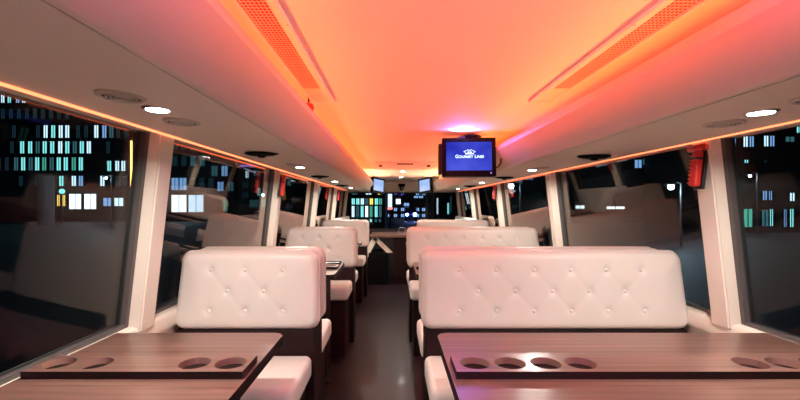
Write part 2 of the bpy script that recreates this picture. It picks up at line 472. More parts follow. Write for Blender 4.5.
# ------------------------------------------------------------------ benches
def round_square(u, v, hw, hh, R):
    """map the unit square [-1,1]^2 onto a rounded rectangle"""
    x, z = u*hw, v*hh
    cx, cz = hw-R, hh-R
    dx, dz = abs(x)-cx, abs(z)-cz
    if dx > 0 and dz > 0:
        m = max(dx, dz); d = math.hypot(dx, dz)
        dx, dz = dx*m/d, dz*m/d
        x = math.copysign(cx+dx, x); z = math.copysign(cz+dz, z)
    return x, z
def axis_samples(half, step, R):
    n = max(2, int(round((half*2-2*R)/step)))
    a = [-half + R*(1-math.cos(PI/2*k/6)) if False else -half + R*(k/6.)**1.6 for k in range(6)]
    mid = [-half+R + (2*half-2*R)*k/n for k in range(n+1)]
    return [x/half for x in a + mid + [-x for x in a[::-1]]]
def cushion(name, x0, x1, z0, z1, thick, parent, yface, direction, buttons, taper=0., R=.045, step=.0075):
    """puffed, tufted backrest; face at yface looking towards direction (-1 = camera)"""
    hw, hh = (x1-x0)/2, (z1-z0)/2; xm, zm = (x0+x1)/2, (z0+z1)/2
    us, vs = axis_samples(hw, step, R), axis_samples(hh, step, R)
    bm = B(); front = []; back = []
    def shift(x, z):    # the wall side leans in with the wall
        t = (z-z0)/(z1-z0)
        return x - taper*t*max(0., min(1., ((x-xm)*math.copysign(1, taper or 1))/hw + .0))
    for v in vs:
        fr, bk = [], []
        for u in us:
            x, z = round_square(u, v, hw, hh, R)
            ax, az = hw-abs(x), hh-abs(z)
            # distance to the rounded outline
            dx, dz = abs(x)-(hw-R), abs(z)-(hh-R)
            e = R - math.hypot(max(dx, 0), max(dz, 0)) + (0 if (dx > 0 or dz > 0) else min(-dx, -dz))
            if dx <= 0 or dz <= 0: e = min(ax, az)
            r = .028; k = min(max(e, 0)/r, 1)
            y = thick - r*(1-math.sqrt(max(0, 1-(1-k)**2)))
            X, Z = x+xm, z+zm
            puff = min(1, e/.12); y += .012*math.sin(puff*PI/2)
            for (bx, bz) in buttons:
                d2 = (X-bx)**2+(Z-bz)**2
                if d2 < .01:
                    d = math.sqrt(d2)
                    y -= .0125*math.exp(-d/.013)
                    ang = math.atan2(Z-bz, X-bx)
                    y -= .0014*max(0, math.cos(2*(abs(ang)-PI/2)+0))**6*math.exp(-d/.030)
            # pulled creases on the diagonals between neighbouring buttons
            for (p, q) in DIAG:
                if p not in buttons or q not in buttons: continue
                px, pz = p; qx, qz = q
                L2 = (qx-px)**2+(qz-pz)**2
                t = ((X-px)*(qx-px)+(Z-pz)*(qz-pz))/L2
                if 0 < t < 1:
                    d = abs((X-px)*(qz-pz)-(Z-pz)*(qx-px))/math.sqrt(L2)
                    if d < .02: y -= .0024*math.exp(-(d/.010)**2)*(.35+.65*abs(2*t-1))
            XX = shift(X, Z)
            fr.append(bm.verts.new((XX, yface + direction*(y-thick), Z)))
        front.append(fr)
    nu, nv = len(us), len(vs)
    for j in range(nv-1):
        for i in range(nu-1):
            bm.faces.new((front[j][i], front[j][i+1], front[j+1][i+1], front[j+1][i]))
    rim = [front[0][i] for i in range(nu)] + [front[j][nu-1] for j in range(1, nv)] + \
          [front[nv-1][i] for i in range(nu-2, -1, -1)] + [front[j][0] for j in range(nv-2, 0, -1)]
    rimb = [bm.verts.new((v.co.x, yface - direction*thick, v.co.z)) for v in rim]
    outline = [v.co.copy() for v in rimb]
    k = len(rim)
    for i in range(k): bm.faces.new((rim[i], rim[(i+1) % k], rimb[(i+1) % k], rimb[i]))
    bm.faces.new(rimb)
    o = obj(name, bm, M['leather'], parent, True)
    bm = B()
    pts = []
    for c in outline:
        p = Vector((c.x, yface-direction*(.028), c.z))
        if not pts or (p-pts[-1]).length > .008: pts.append(p)
    if (pts[0]-pts[-1]).length < .004: pts.pop()
    tube(bm, pts, .0042, 6, True)
    obj('piping', bm, M['piping'], o, True)
    for (bx, bz) in buttons:
        bm = B(); bmesh.ops.create_uvsphere(bm, u_segments=12, v_segments=8, radius=.0088,
            matrix=Matrix.Translation((shift(bx, bz), yface + direction*(.012-.0125+.0025), bz)) @ Matrix.Diagonal((1, .55, 1, 1)))
        obj('button', bm, M['leather'], o, True)
    return o
DIAG = []
def tuft(xs_top, n, sp, zt, zm, zb):
    top = [(xs_top+i*sp, zt) for i in range(n)]
    mid = [(xs_top+sp/2+i*sp, zm) for i in range(n-1)]
    bot = [(xs_top+i*sp, zb) for i in range(n)]
    for i in range(n-1):
        for r in (top, bot):
            DIAG.append((r[i], mid[i])); DIAG.append((r[i+1], mid[i]))
    return top+mid+bot
ZT, ZB = H-.203, H-.543
def seat_cushion(bm, x0, x1, y0, y1, z0, z1):
    box(bm, x0, x1, y0, y1, z0, z1, .028, 5)
def make_bench(x0, x1, sx0, sx1, buttons, taper, left, name='back_to_back_bench'):
    r = empty(name, ((x0+x1)/2, 0, 0)); ox = (x0+x1)/2
    def T(o):
        for v in o.data.vertices: v.co.x -= ox
        for c in o.children:
            for v in c.data.vertices: v.co.x -= ox
        return o
    # y local: front (camera side) face of the backrest at -.105, rear face at +.105
    T(cushion('backrest', x0, x1, ZB, ZT, .075, r, -.105, -1, buttons, taper))
    T(cushion('backrest', x0, x1, ZB, ZT, .075, r, .105, 1, buttons, taper))
    px0, px1 = (x0+.01, x1-.018) if left else (x0+.018, x1-.01)
    bm = B(); box(bm, px0-ox, px1-ox, -.03, .03, 0, ZT-.06, .003); obj('centre_panel', bm, M['darkwood'], r)
    bm = B(); box(bm, px0-ox, px1-ox, -.092, -.03, 0, ZB-.004, .003); box(bm, px0-ox, px1-ox, .03, .092, 0, ZB-.004, .003)
    obj('lower_panel', bm, M['darkwood'], r)
    for d in (-1, 1):
        a, b = sorted((d*.095, d*(.445 if d < 0 else .47)))
        bm = B(); seat_cushion(bm, sx0-ox, sx1-ox, a, b, H-.755, H-.652); obj('seat', bm, M['leather'], r, True)
        a, b = sorted((d*.092, d*.41))
        bm = B(); box(bm, sx0+.03-ox, sx1-.03-ox, a, b, 0, H-.757, .004); obj('plinth', bm, M['darkwood'], r)
    return r
zrow = (H-.283, H-.374, H-.461)
LB = make_bench(-.962, -.326, -.96, -.352, tuft(-.806, 3, .163, *zrow), -.040, True)
RB = make_bench(.128, 1.303, .136, 1.295, tuft(.287, 6, .163, *zrow), .046, False)
R3 = make_bench(.325, 1.283, .333, 1.295, tuft(.40, 5, .1625, *zrow), .036, False)
rows = [.105, 1.845, 3.585, 5.325]
lab = {('l', 0): 'cream tufted bench on the left behind the nearest left table, beside the camera',
       ('l', 1): 'cream button-tufted narrow bench facing the nearest left table',
       ('l', 2): 'cream tufted narrow bench on the left, second row, behind the small tray table',
       ('l', 3): 'cream tufted narrow bench on the left, farthest of the left row',
       ('r', 0): 'wide cream tufted bench on the right, beside the camera',
       ('r', 1): 'wide cream button-tufted bench facing the nearest right table',
       ('r', 2): 'wide cream tufted bench on the right, second row past the aisle',
       ('r', 3): 'cream tufted bench on the right, farthest row, set back from the aisle'}
for i, y in enumerate(rows):
    o = LB if i == 0 else copy_tree(LB)
    o.location.y = y; tag(o, lab[('l', i)], 'bench', 'cream tufted benches')
    if i < 3:
        o = RB if i == 0 else copy_tree(RB)
    else: o = R3
    o.location.y = y; tag(o, lab[('r', i)], 'bench', 'cream tufted benches')
# benches along the walls at the very front
DIAG = []
for side in (-1, 1):
    nm = 'left' if side < 0 else 'right'
    xw = wx(side, -.45)
    r = empty('wall_bench', (xw-side*.1, 6.65, 0))
    tag(r, 'cream bench set lengthwise along the %s wall near the windscreen' % nm, 'bench', 'lengthwise front benches')
    bm = B(); vs = []
    a, b = sorted((side*.02, side*(-.08)))
    box(bm, a, b, -.75, .65, H-.60, H-.20, .03, 4)
    obj('backrest', bm, M['leather'], r, True)
    a, b = sorted((-side*.08, -side*.37))
    bm = B(); box(bm, a, b, -.75, .65, H-.755, H-.652, .028, 4); obj('seat', bm, M['leather'], r, True)
    a, b = sorted((side*.02, -side*.41))
    bm = B(); box(bm, a, b, -.73, .63, 0, H-.757); obj('plinth', bm, M['darkwood'], r)

# ------------------------------------------------------------------ tables
TZ = H-.447
def plate_with_holes(bm, x0, x1, y0, y1, z0, z1, holes, r):
    """one slab pierced by round holes; holes sit on the middle line"""
    ym = (y0+y1)/2; hy = (y1-y0)/2; N = 32
    cells = []; cur = x0
    hs = sorted(holes)
    bounds = []
    for i, h in enumerate(hs):
        l = h-.05 if i == 0 or hs[i-1] < h-.15 else (hs[i-1]+h)/2
        rr = h+.05 if i == len(hs)-1 or hs[i+1] > h+.15 else (hs[i+1]+h)/2
        bounds.append((max(l, x0), min(rr, x1)))
    def quad(a, b, z, flip):
        vs = [bm.verts.new(p) for p in ((a, y0, z), (b, y0, z), (b, y1, z), (a, y1, z))]
        bm.faces.new(vs)
    for z in (z0, z1):
        cur = x0
        for (a, b), h in zip(bounds, hs):
            if a > cur+1e-5: quad(cur, a, z, 0)
            outer, inner = [], []
            for k in range(N):
                t = 2*PI*(k+.5)/N; c, s = math.cos(t), math.sin(t)
                inner.append((h+r*c, ym+r*s, z))
                ex = (b-h) if c > 0 else (h-a)
                q = min(ex/abs(c) if abs(c) > 1e-6 else 9, hy/abs(s) if abs(s) > 1e-6 else 9)
                outer.append((h+q*c, ym+q*s, z))
            iv = [bm.verts.new(p) for p in inner]; ov = [bm.verts.new(p) for p in outer]
            for k in range(N):
                bm.faces.new((iv[k], ov[k], ov[(k+1) % N], iv[(k+1) % N]))
            # fill the four corners
            for (cx, cy) in ((a, y0), (b, y0), (b, y1), (a, y1)):
                best = None
                for k in range(N):
                    p, q = outer[k], outer[(k+1) % N]
                    if abs(p[0]-q[0]) > 1e-5 and abs(p[1]-q[1]) > 1e-5:
                        m = ((p[0]+q[0])/2-cx)**2+((p[1]+q[1])/2-cy)**2
                        if best is None or m < best[0]: best = (m, k)
                if best:
                    k = best[1]; cv = bm.verts.new((cx, cy, z))
                    try: bm.faces.new((ov[k], cv, ov[(k+1) % N]))
                    except ValueError: pass
            cur = b
            if z == z1:
                for k in range(N):
                    p, q = inner[k], inner[(k+1) % N]
                    bm.faces.new([bm.verts.new(v) for v in (p, q, (q[0], q[1], z0), (p[0], p[1], z0))])
        if cur < x1-1e-5: quad(cur, x1, z, 0)
    for (p, q) in (((x0, y0), (x1, y0)), ((x1, y0), (x1, y1)), ((x1, y1), (x0, y1)), ((x0, y1), (x0, y0))):
        bm.faces.new([bm.verts.new(v) for v in ((*p, z0), (*q, z0), (*q, z1), (*p, z1))])
    bmesh.ops.remove_doubles(bm, verts=bm.verts, dist=1e-5)
    return bm
def rounded_top(x0, x1, y0, y1, rl, rr, z0, z1):
    pts = []
    def arc(cx, cy, r, a):
        if r < 1e-4: pts.append((cx, cy)); return
        for k in range(7):
            t = a + PI/2*k/6; pts.append((cx+r*math.cos(t), cy+r*math.sin(t)))
    arc(x1-rr, y1-rr, rr, 0); arc(x0+rl, y1-rl, rl, PI/2); arc(x0+rl, y0+rl, rl, PI); arc(x1-rr, y0+rr, rr, 1.5*PI)
    bm = B(); prism(bm, pts, 'z', z0, z1)
    es = [e for e in bm.edges if abs(e.verts[0].co.z-e.verts[1].co.z) < 1e-6]
    bmesh.ops.bevel(bm, geom=es, offset=.0025, segments=2, affect='EDGES')
    return bm
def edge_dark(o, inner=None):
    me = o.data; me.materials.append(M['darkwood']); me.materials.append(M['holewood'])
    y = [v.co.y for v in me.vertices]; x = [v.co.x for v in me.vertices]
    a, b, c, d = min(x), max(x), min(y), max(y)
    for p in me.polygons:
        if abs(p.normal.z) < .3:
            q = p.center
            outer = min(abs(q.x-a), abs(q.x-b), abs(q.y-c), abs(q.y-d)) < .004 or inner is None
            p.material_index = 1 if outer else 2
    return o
def make_table(x0, x1, left, rail, holes):
    r = empty('dining_table', ((x0+x1)/2, 0, 0)); ox = (x0+x1)/2
    rl, rr = (0, .035) if left else (.035, 0)
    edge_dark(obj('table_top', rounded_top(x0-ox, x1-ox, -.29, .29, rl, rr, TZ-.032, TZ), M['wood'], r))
    bm = B(); plate_with_holes(bm, rail[0]-ox, rail[1]-ox, -.085, .027, TZ+.0005, TZ+.020, [h-ox for h in holes], .0405)
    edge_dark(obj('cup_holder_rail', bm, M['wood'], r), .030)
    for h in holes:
        bm = B(); cyl(bm, (h-ox, -.029, TZ+.0004), (h-ox, -.029, TZ+.0025), .0395, seg=32); obj('hole_shade_disc', bm, M['holeshade'], r)  # dark disc puts the shade deep in the hole into colour
    lx = (x1-.11) if left else (x0+.16)
    bm = B(); box(bm, lx-.028-ox, lx+.028-ox, -.10, .10, .012, TZ-.032, .004); obj('leg', bm, M['darkwood'], r)
    if not left:
        lx = x1-.3; bm = B(); box(bm, lx-.028-ox, lx+.028-ox, -.10, .10, .012, TZ-.032, .004); obj('leg', bm, M['darkwood'], r)
    lx = (x1-.11) if left else (x0+.16)
    bm = B(); box(bm, lx-.06-ox, lx+.06-ox, -.16, .16, 0, .012, .003); obj('foot_plate', bm, M['black'], r)
    return r
LT = make_table(-.968, -.378, True, (-.955, -.386), [-.905, -.803, -.535, -.438])
RT = make_table(.152, 1.308, False, (.163, 1.296), [.222, .316, .412, .506, .965, 1.058, 1.152, 1.246])
tl = {('l', 0): 'small walnut table with four cup holes, nearest on the left',
      ('l', 1): 'small walnut table on the left between the first and second benches, tray on top',
      ('l', 2): 'small walnut table on the left, third from the camera',
      ('r', 0): 'wide walnut table with eight cup holes, nearest on the right',
      ('r', 1): 'wide walnut table on the right behind the first bench',
      ('r', 2): 'wide walnut table on the right behind the second bench'}
for i in range(3):
    o = LT if i == 0 else copy_tree(LT); o.location.y = 1.11+1.74*i; tag(o, tl[('l', i)], 'table', 'walnut tables with cup holders')
    o = RT if i == 0 else copy_tree(RT); o.location.y = 1.11+1.74*i; tag(o, tl[('r', i)], 'table', 'walnut tables with cup holders')
# small tray
bm = B(); box(bm, -.065, .065, -.05, .05, 0, .006, .002)
for (a, b, c, d) in ((-.065, .065, -.05, -.044), (-.065, .065, .044, .05), (-.065, -.059, -.05, .05), (.059, .065, -.05, .05)):
    box(bm, a, b, c, d, .004, .016, .001)
tag(obj('tray', bm, M['blackgloss'], loc=(-.46, 3.02, TZ+.0005)), 'small dark tray lying on the second left table', 'tray')
bm = B(); box(bm, -.05, .05, -.035, .035, 0, .004, .001)
tag(obj('napkin', bm, M['white'], loc=(-.46, 3.02, TZ+.0065)), 'folded white napkin in the dark tray on the second left table', 'napkin')

# ------------------------------------------------------------------ service counter and stair guard at the front
r = empty('service_counter', (.06, 6.3, 0))
tag(r, 'dark wooden service counter with overhanging top at the end of the aisle', 'counter')
obj('counter_top', rounded_top(-.40, .26, -.30, .45, .02, .02, H-.485, H-.452), M['wood'], r)
bm = B(); box(bm, -.06, .24, -.24, .42, 0, H-.486, .004); obj('counter_body', bm, M['darkwood'], r)
bm = B(); box(bm, -.052, .232, -.252, -.24, .1, H-.53, .003); obj('counter_door', bm, M['darkwood'], r)
r = empty('stair_guard', (-.25, 6.2, 0))
tag(r, 'black boxed stair guard under the counter end, left of the aisle', 'stair guard')
bm = B(); box(bm, -.17, .17, -.18, .4, 0, H-.72, .01); obj('guard_box', bm, M['deepblack'], r)
for (xa, za, xb, zb) in ((-.02, H-.50, .20, H-.72), (-.02, H-.50, -.15, H-.74)):
    bm = B(); dx = .045
    prism(bm, [(xa-dx, za), (xa+dx, za), (xb+dx, zb), (xb-dx, zb)], 'y', -.16, -.10)
    obj('slanted_brace', bm, M['pillar'], r)
# wire napkin holder on the counter
bm = B()
for y in (-.03, .03):
    tube(bm, [(-.05, y, 0), (-.05, y, .07), (-.03, y, .10), (.03, y, .10), (.05, y, .07), (.05, y, 0)], .003, 6)
box(bm, -.055, .055, -.035, .035, 0, .005)
tag(obj('napkin_holder', bm, M['chrome'], loc=(.14, 6.25, H-.4515)), 'small wire napkin holder standing on the service counter', 'holder')

# ------------------------------------------------------------------ screens
def text_mesh(s, size, small=None):
    c = bpy.data.curves.new('t', 'FONT'); c.body = s; c.size = size; c.align_x = 'CENTER'; c.align_y = 'CENTER'
    c.extrude = .0003; c.offset = size*.018
    if small:
        c.small_caps_scale = .76
        for i, ch in enumerate(s):
            if ch.islower(): c.body_format[i].use_small_caps = True
    o = bpy.data.objects.new('t', c); COL.objects.link(o)
    bpy.context.view_layer.update()
    me = bpy.data.meshes.new_from_object(o.evaluated_get(bpy.context.evaluated_depsgraph_get()))
    bpy.data.objects.remove(o)
    return me
def monitor(name, loc, rot, w, h, t, bez, smat, label, group=None):
    r = empty(name, loc); r.rotation_euler = rot
    tag(r, label, 'screen', group)
    bm = B(); box(bm, -w/2, w/2, 0, t, -h/2, h/2, .006, 2); obj('casing', bm, M['blackgloss'], r)
    bm = B()
    for (a, b, c, d) in ((-w/2, w/2, h/2-bez, h/2), (-w/2, w/2, -h/2, -h/2+bez*1.4), (-w/2, -w/2+bez, -h/2, h/2), (w/2-bez, w/2, -h/2, h/2)):
        box(bm, a, b, -.006, .001, c, d, .002)
    obj('bezel', bm, M['blackgloss'], r)
    bm = B(); box(bm, -w/2+bez*.9, w/2-bez*.9, -.0025, 0, -h/2+bez*1.3, h/2-bez*.9); s = obj('display', bm, smat, r)
    return r, s
tv, disp = monitor('television', (.478, 2.52, H+.302), (math.radians(-6), 0, math.radians(-4)), .335, .245, .05, .026, M['screen'],
             'black television with a blue crown logo screen hanging from the ceiling')
me = text_mesh('Gourmet Lines', .036, True); me.materials.append(M['logo'])
o = bpy.data.objects.new('screen_lettering', me); COL.objects.link(o); o.parent = disp
o.rotation_euler = (PI/2, 0, 0); o.location = (.004, -.0032, .003); o.scale = (.82, .82, 1)
# crown emblem: band, five arms with small heads
bm = B()
def flat(pts): prism(bm, pts, 'y', -.0036, -.0028)
flat([(-.030, .020), (.030, .020), (.034, .034), (.018, .027), (.010, .046), (0, .030), (-.010, .046), (-.018, .027), (-.034, .034)])
for (cx, cz, rr) in ((-.038, .040, .005), (-.026, .047, .0045), (-.012, .053, .0045), (0, .048, .005), (.012, .053, .0045), (.026, .047, .0045), (.038, .040, .005)):
    flat([(cx+rr*math.cos(2*PI*k/12), cz+rr*math.sin(2*PI*k/12)) for k in range(12)])
obj('crown_emblem', bm, M['logo'], disp, loc=(.004, 0, 0)).scale = (.85, 1, .85)
bm = B(); cyl(bm, (.135, -.0075, -.103), (.135, -.005, -.103), .005, seg=12); obj('power_light', bm, M['purple'], tv)
bm = B(); box(bm, -.19, -.165, .02, .09, -.10, .095, .006); obj('side_speaker', bm, M['black'], tv)
bm = B(); box(bm, -.06, .06, .05, .085, -.06, .06, .004); cyl(bm, (.02, .07, .02), (.02, .07, .135), .016); obj('mount_arm', bm, M['black'], tv)
bm = B(); lathe(bm, [(.045, .158), (.070, .150), (.066, .140), (.035, .130)], c=(.02, .075, -.002), seg=30); obj('mount_plate', bm, M['blackgloss'], tv, True)
bm = B()
tube(bm, [(.165, .03, .04), (.19, .03, .075), (.20, .03, .06)], .005, 8)
tube(bm, [(.165+.04*math.sin(t), .03, -.01+.055*math.cos(t)) for t in [PI*k/12 for k in range(13)]], .004, 8)
obj('cable', bm, M['black'], tv, True)
# added violet light above the television, standing in for its screen glow
ac = empty('added_glow_lamp', (.43, 2.500, H+.437)); tag(ac, 'tiny added violet light above the television, standing in for its screen glow', 'lamp')
bm = B(); box(bm, -.02, .02, -.01, .01, -.02, -.012, .002); obj('added_glow_body', bm, M['black'], ac)
bm = B(); box(bm, -.016, .016, -.007, .007, -.012, -.010); obj('added_glow_lens', bm, M['purple'], ac)
area('added_screen_glow', (.43, 2.485, H+.432), (math.radians(-104), 0, 0), .10, .006, (.36, .22, 1), 2.1)
for x, rz, nm in ((-.235, 38, 'left'), (.515, -38, 'right')):
    m_, s_ = monitor('small_monitor', (x, 6.5, H+.315), (math.radians(-8), math.radians(8 if rz > 0 else -8), math.radians(rz)), .25, .25, .05, .026, M['screen2'],
            'small black monitor with a pale lit screen at the %s of the front panel' % nm, 'small front monitors')
    bm = B(); box(bm, -.03, .03, .05, .09, -.02, .142, .004); obj('bracket', bm, M['black'], m_)
# camera dome on the front header
r = empty('camera_dome', (.17, 7.83, H+.36)); tag(r, 'black dome camera on the beige panel above the windscreen', 'camera')
bm = B(); box(bm, -.07, .07, -.05, .03, .0, .055, .008); obj('bracket', bm, M['blackgloss'], r)
bm = B(); lathe(bm, [(.045, .0), (.045, -.03), (.035, -.065), (.012, -.082)], c=(0, -.02, .004), seg=24); obj('dome', bm, M['blackgloss'], r, True)
bm = B(); cyl(bm, (0, -.058, -.035), (0, -.066, -.038), .012, seg=14); obj('lens', bm, M['chrome'], r)
# curtains either side of the windscreen
for x, nm in ((-.90, 'left'), (1.24, 'right')):
    bm = B(); pts = []
    n = 40
    fr = [(x-.07+.14*k/n, .018*math.sin(k*1.25)) for k in range(n+1)]
    poly = fr + [(a, b+.006) for a, b in fr[::-1]]
    prism(bm, poly, 'z', H-.5, H+.24)
    o = obj('curtain', bm, M['curtain'], smooth=False, loc=(0, 7.90, 0)); tag(o, 'gathered black curtain at the %s edge of the windscreen' % nm, 'curtain', 'windscreen curtains')

# emergency hammers in red holders on the pillars
def make_hammer():
    r = empty('emergency_hammer', (0, 0, 0))
    bm = B(); box(bm, -.006, .006, -.026, .026, -.085, .085, .004); obj('back_plate', bm, M['black'], r)
    bm = B(); box(bm, .006, .030, -.018, .018, -.075, .062, .006)
    for k in range(8): box(bm, .028, .034, -.019, .019, -.066+k*.015, -.059+k*.015, .002)
    obj('ribbed_handle', bm, M['red'], r)
    bm = B(); cyl(bm, (.022, -.040, .074), (.022, .040, .074), .013, seg=16); cyl(bm, (.022, .040, .074), (.022, .052, .074), .013, .003, seg=16)
    obj('hammer_head', bm, M['red'], r, True)
    bm = B(); box(bm, .006, .036, -.022, .022, .028, .036, .002); obj('clip', bm, M['black'], r)
    return r
h0 = make_hammer(); first = True
for side, y, l in ((1, 1.555, 'red ribbed emergency hammer on the nearest right pillar'),
                   (-1, 3.05, 'red ribbed emergency hammer on the second left pillar'),
                   (1, 4.66, 'red ribbed emergency hammer on the third right pillar'),
                   (-1, 6.17, 'red ribbed emergency hammer on the fourth left pillar')):
    o = h0 if first else copy_tree(h0); first = False
    o.location = (wx(side, .14)-side*.046, y, H+.145)
    ry = math.atan(.114)
    o.rotation_euler = (0, -ry if side > 0 else ry, PI if side > 0 else 0)
    tag(o, l, 'emergency hammer', 'red emergency hammers')

# ------------------------------------------------------------------ the street outside
GZ = -1.3
tag(obj('ground', box(B(), -140, 140, -40, 160, GZ-.2, GZ), M['asphalt']), kind='structure')
def px(u, y): return (u-393)*y/400.
def pz(v, y): return H+(205-v)*y/400.
def building(name, y, u0, u1, vtop, mat, label, wins, depth=12):
    r = empty(name, (px((u0+u1)/2, y), y, GZ)); ox, oz = px((u0+u1)/2, y), GZ
    tag(r, label, 'building')
    bm = B(); box(bm, px(u0, y)-ox, px(u1, y)-ox, 0, depth, 0, pz(vtop, y)-oz); obj('wall', bm, mat, r)
    for k, (a, b, c, d, m) in enumerate(wins):
        bm = B(); x0, x1, z0, z1 = px(a, y)-ox, px(b, y)-ox, pz(d, y)-oz, pz(c, y)-oz
        box(bm, x0, x1, -.12, .05, z0, z1)
        obj('lit_window', bm, M[m], r)
        bm = B(); t = y*.35/400
        for q in ((x0-t, x0, z0-t, z1+t), (x1, x1+t, z0-t, z1+t), (x0, x1, z1, z1+t), (x0, x1, z0-t, z0), ((x0+x1)/2-t/2, (x0+x1)/2+t/2, z0, z1)):
            box(bm, q[0], q[1], -.2, .02, q[2], q[3])
        obj('window_frame', bm, M['black'], r)
    return r
W = []
def row(v0, v1, us, w, mats):
    for i, u in enumerate(us): W.append((u, u+w, v0, v1, mats[i % len(mats)]))
row(92, 103, (2, 8.5, 17, 23, 30, 37), 3.6, ('wwhite', 'wteal', 'wblue', 'wwhite', 'wdim', 'wblue'))
row(125.5, 138, (44.5, 52, 59.5, 66, 95, 103, 110), 4.2, ('wwhite', 'wteal', 'wwhite', 'wwhite', 'wwhite', 'wblue', 'wdim'))
row(141.5, 153.5, (21, 29, 36.5, 43.5, 51, 59, 66, 73.5, 80.5, 87.5), 4.3, ('wteal', 'wteal', 'wdim', 'wteal', 'wteal', 'wwhite', 'wteal', 'wdim', 'wteal', 'wwhite'))
row(157.5, 170.5, (15, 22, 29.5, 36, 43, 50.5, 57.5, 64.5, 72.5, 79.5), 4.3, ('wdim', 'wteal', 'wdim', 'wteal', 'wgreen', 'wdim', 'wteal', 'wteal', 'wgreen', 'wteal'))
row(161, 171, (108, 116, 122, 141), 4.0, ('wteal', 'wwhite', 'wwhite', 'wdim'))
row(176, 186, (60, 72.5, 79.5, 101), 4.4, ('wteal', 'wwhite', 'wblue', 'wwhite'))
row(194, 209, (70, 85), 12, ('shop',))
row(195, 209, (134,), 4.5, ('wwhite',))
row(198, 206, (104, 115), 9, ('wblue', 'wwhite'))
row(195, 206, (58, 63.5), 2.6, ('yellow',))
row(199, 209, (52,), 4, ('wwhite',))
for j, (v0, v1) in enumerate(((109, 119), (125.5, 138), (141.5, 153.5), (157.5, 170.5), (176, 186))):
    for u in range(-30, 148, 8):
        uu = u + (j*3) % 5
        if all(uu+3.8 < a-.8 or uu > b+.8 or v1 < c or v0 > d for (a, b, c, d, m) in W) and random.random() < .55:
            W.append((uu, uu+3.8, v0, v1, 'wfaint'))
building('office_building', 60, -60, 152, 70, M['facade'], 'dark office block with rows of teal lit windows beyond the first left window', W)
W = []
row(178, 190, (172, 180), 7, ('wblue',)); row(195, 212, (172, 189), 15, ('shop', 'wwhite'))
row(166, 176, (212, 222), 6, ('wdim', 'wblue')); row(182, 191, (218, 228), 6, ('wblue', 'wdim'))
row(200, 211, (224,), 4, ('wgreen',))
for j, (v0, v1) in enumerate(((140, 150), (156, 166), (178, 188))):
    for u in range(164, 232, 9):
        if all(u+5 < a-.8 or u > b+.8 or v1 < c or v0 > d for (a, b, c, d, m) in W): W.append((u, u+5, v0, v1, 'wfaint' if random.random() < .7 else 'wdim'))
building('shop_building', 61.5, 160, 236, 120, M['facade'], 'dark building with bright shop windows beyond the second left window', W)
W = []
row(171, 178, (246,), 3, ('wwhite',)); row(188, 196, (258,), 3, ('wteal',)); row(200, 207, (250, 262), 9, ('wdim', 'wteal'))
row(165, 167, (240,), 18, ('purple',))
row(198, 202, (292, 304), 7, ('wteal',)); row(180, 184, (288,), 3, ('wteal',)); row(190, 200, (283,), 3, ('yellow',))
row(206, 209, (286, 298, 322), 7, ('wblue', 'wdim', 'wteal'))
for v0 in (170, 182, 192):
    for u in range(243, 336, 11):
        if all(u+6 < a-.8 or u > b+.8 or v0+6 < c or v0 > d for (a, b, c, d, m) in W): W.append((u, u+6, v0, v0+6, 'wfaint' if random.random() < .7 else 'wdim'))
building('grey_green_building', 58, 238, 340, 152, M['facadeg'], 'grey-green building with a violet neon line beyond the left windows', W)
# front
W = []
us = [348, 352, 356.5, 361, 365.5, 370, 375, 379]
row(206, 217, us, 2.6, ('wteal', 'wwhite', 'wdim', 'wteal', 'shop', 'wgreen', 'wteal', 'wdim'))
row(198.5, 204.5, us, 3.0, ('wdim', 'wteal', 'wteal', 'wwhite', 'wdim', 'yellow', 'wteal', 'wgreen'))
row(219, 222, us, 2.0, ('wdim', 'wdim', 'wteal'))
row(191, 194.5, (352, 366, 378), 5.5, ('wdim', 'wwhite', 'yellow'))
building('lit_arcade_building', 30, 335, 385, 178, M['facadeg'], 'bright glass-fronted building with teal tall windows left in the windscreen', W, 8)
building('pale_wall_building', 25, 434, 462, 186, M['facadeg'], 'dim grey building with a narrow light reflection put on as a glowing bar at right in the windscreen', [(436.5, 437.8, 198, 214, 'wwhite'), (447, 448.6, 203, 214, 'wteal'), (450, 451, 196, 212, 'wdim')], 5)  # tall white bar imitates a vertical light reflection as a glowing pane
W = []
row(199, 204, (396,), 4.5, ('shop',)); row(196, 198, (414, 419), 4, ('wblue',)); row(203, 206, (404,), 5, ('wblue',))
row(188, 190, (404, 410, 421), 3, ('wblue', 'wdim', 'wblue'))
for v0 in (192, 208, 214):
    for u in (388, 394, 401, 416, 422, 427):
        if all(u+3 < a-.8 or u > b+.8 or v0+3 < c or v0 > d for (a, b, c, d, m) in W): W.append((u, u+3, v0, v0+3, 'wblue' if random.random() < .4 else 'wnavy'))
building('dark_tower', 76, 386, 431, 176, M['facade'], 'dark building with blue lit windows behind the parked van', W, 10)
bm = B()
r = empty('neon_sign_post', (px(390, 28), 28, GZ)); tag(r, 'tall post with a pink-white lit sign left of the van', 'sign')
bm = B(); cyl(bm, (0, 0, 0), (0, 0, pz(190, 28)-GZ), .07); obj('post', bm, M['steel'], r)
bm = B(); box(bm, -.14, .14, -.12, -.06, pz(207, 28)-GZ, pz(194, 28)-GZ, .02); obj('sign_panel', bm, M['wwhite'], r)
bm = B(); box(bm, -.17, .17, -.14, -.05, pz(209.5, 28)-GZ, pz(207.3, 28)-GZ, .02); obj('red_band', bm, M['redl'], r)
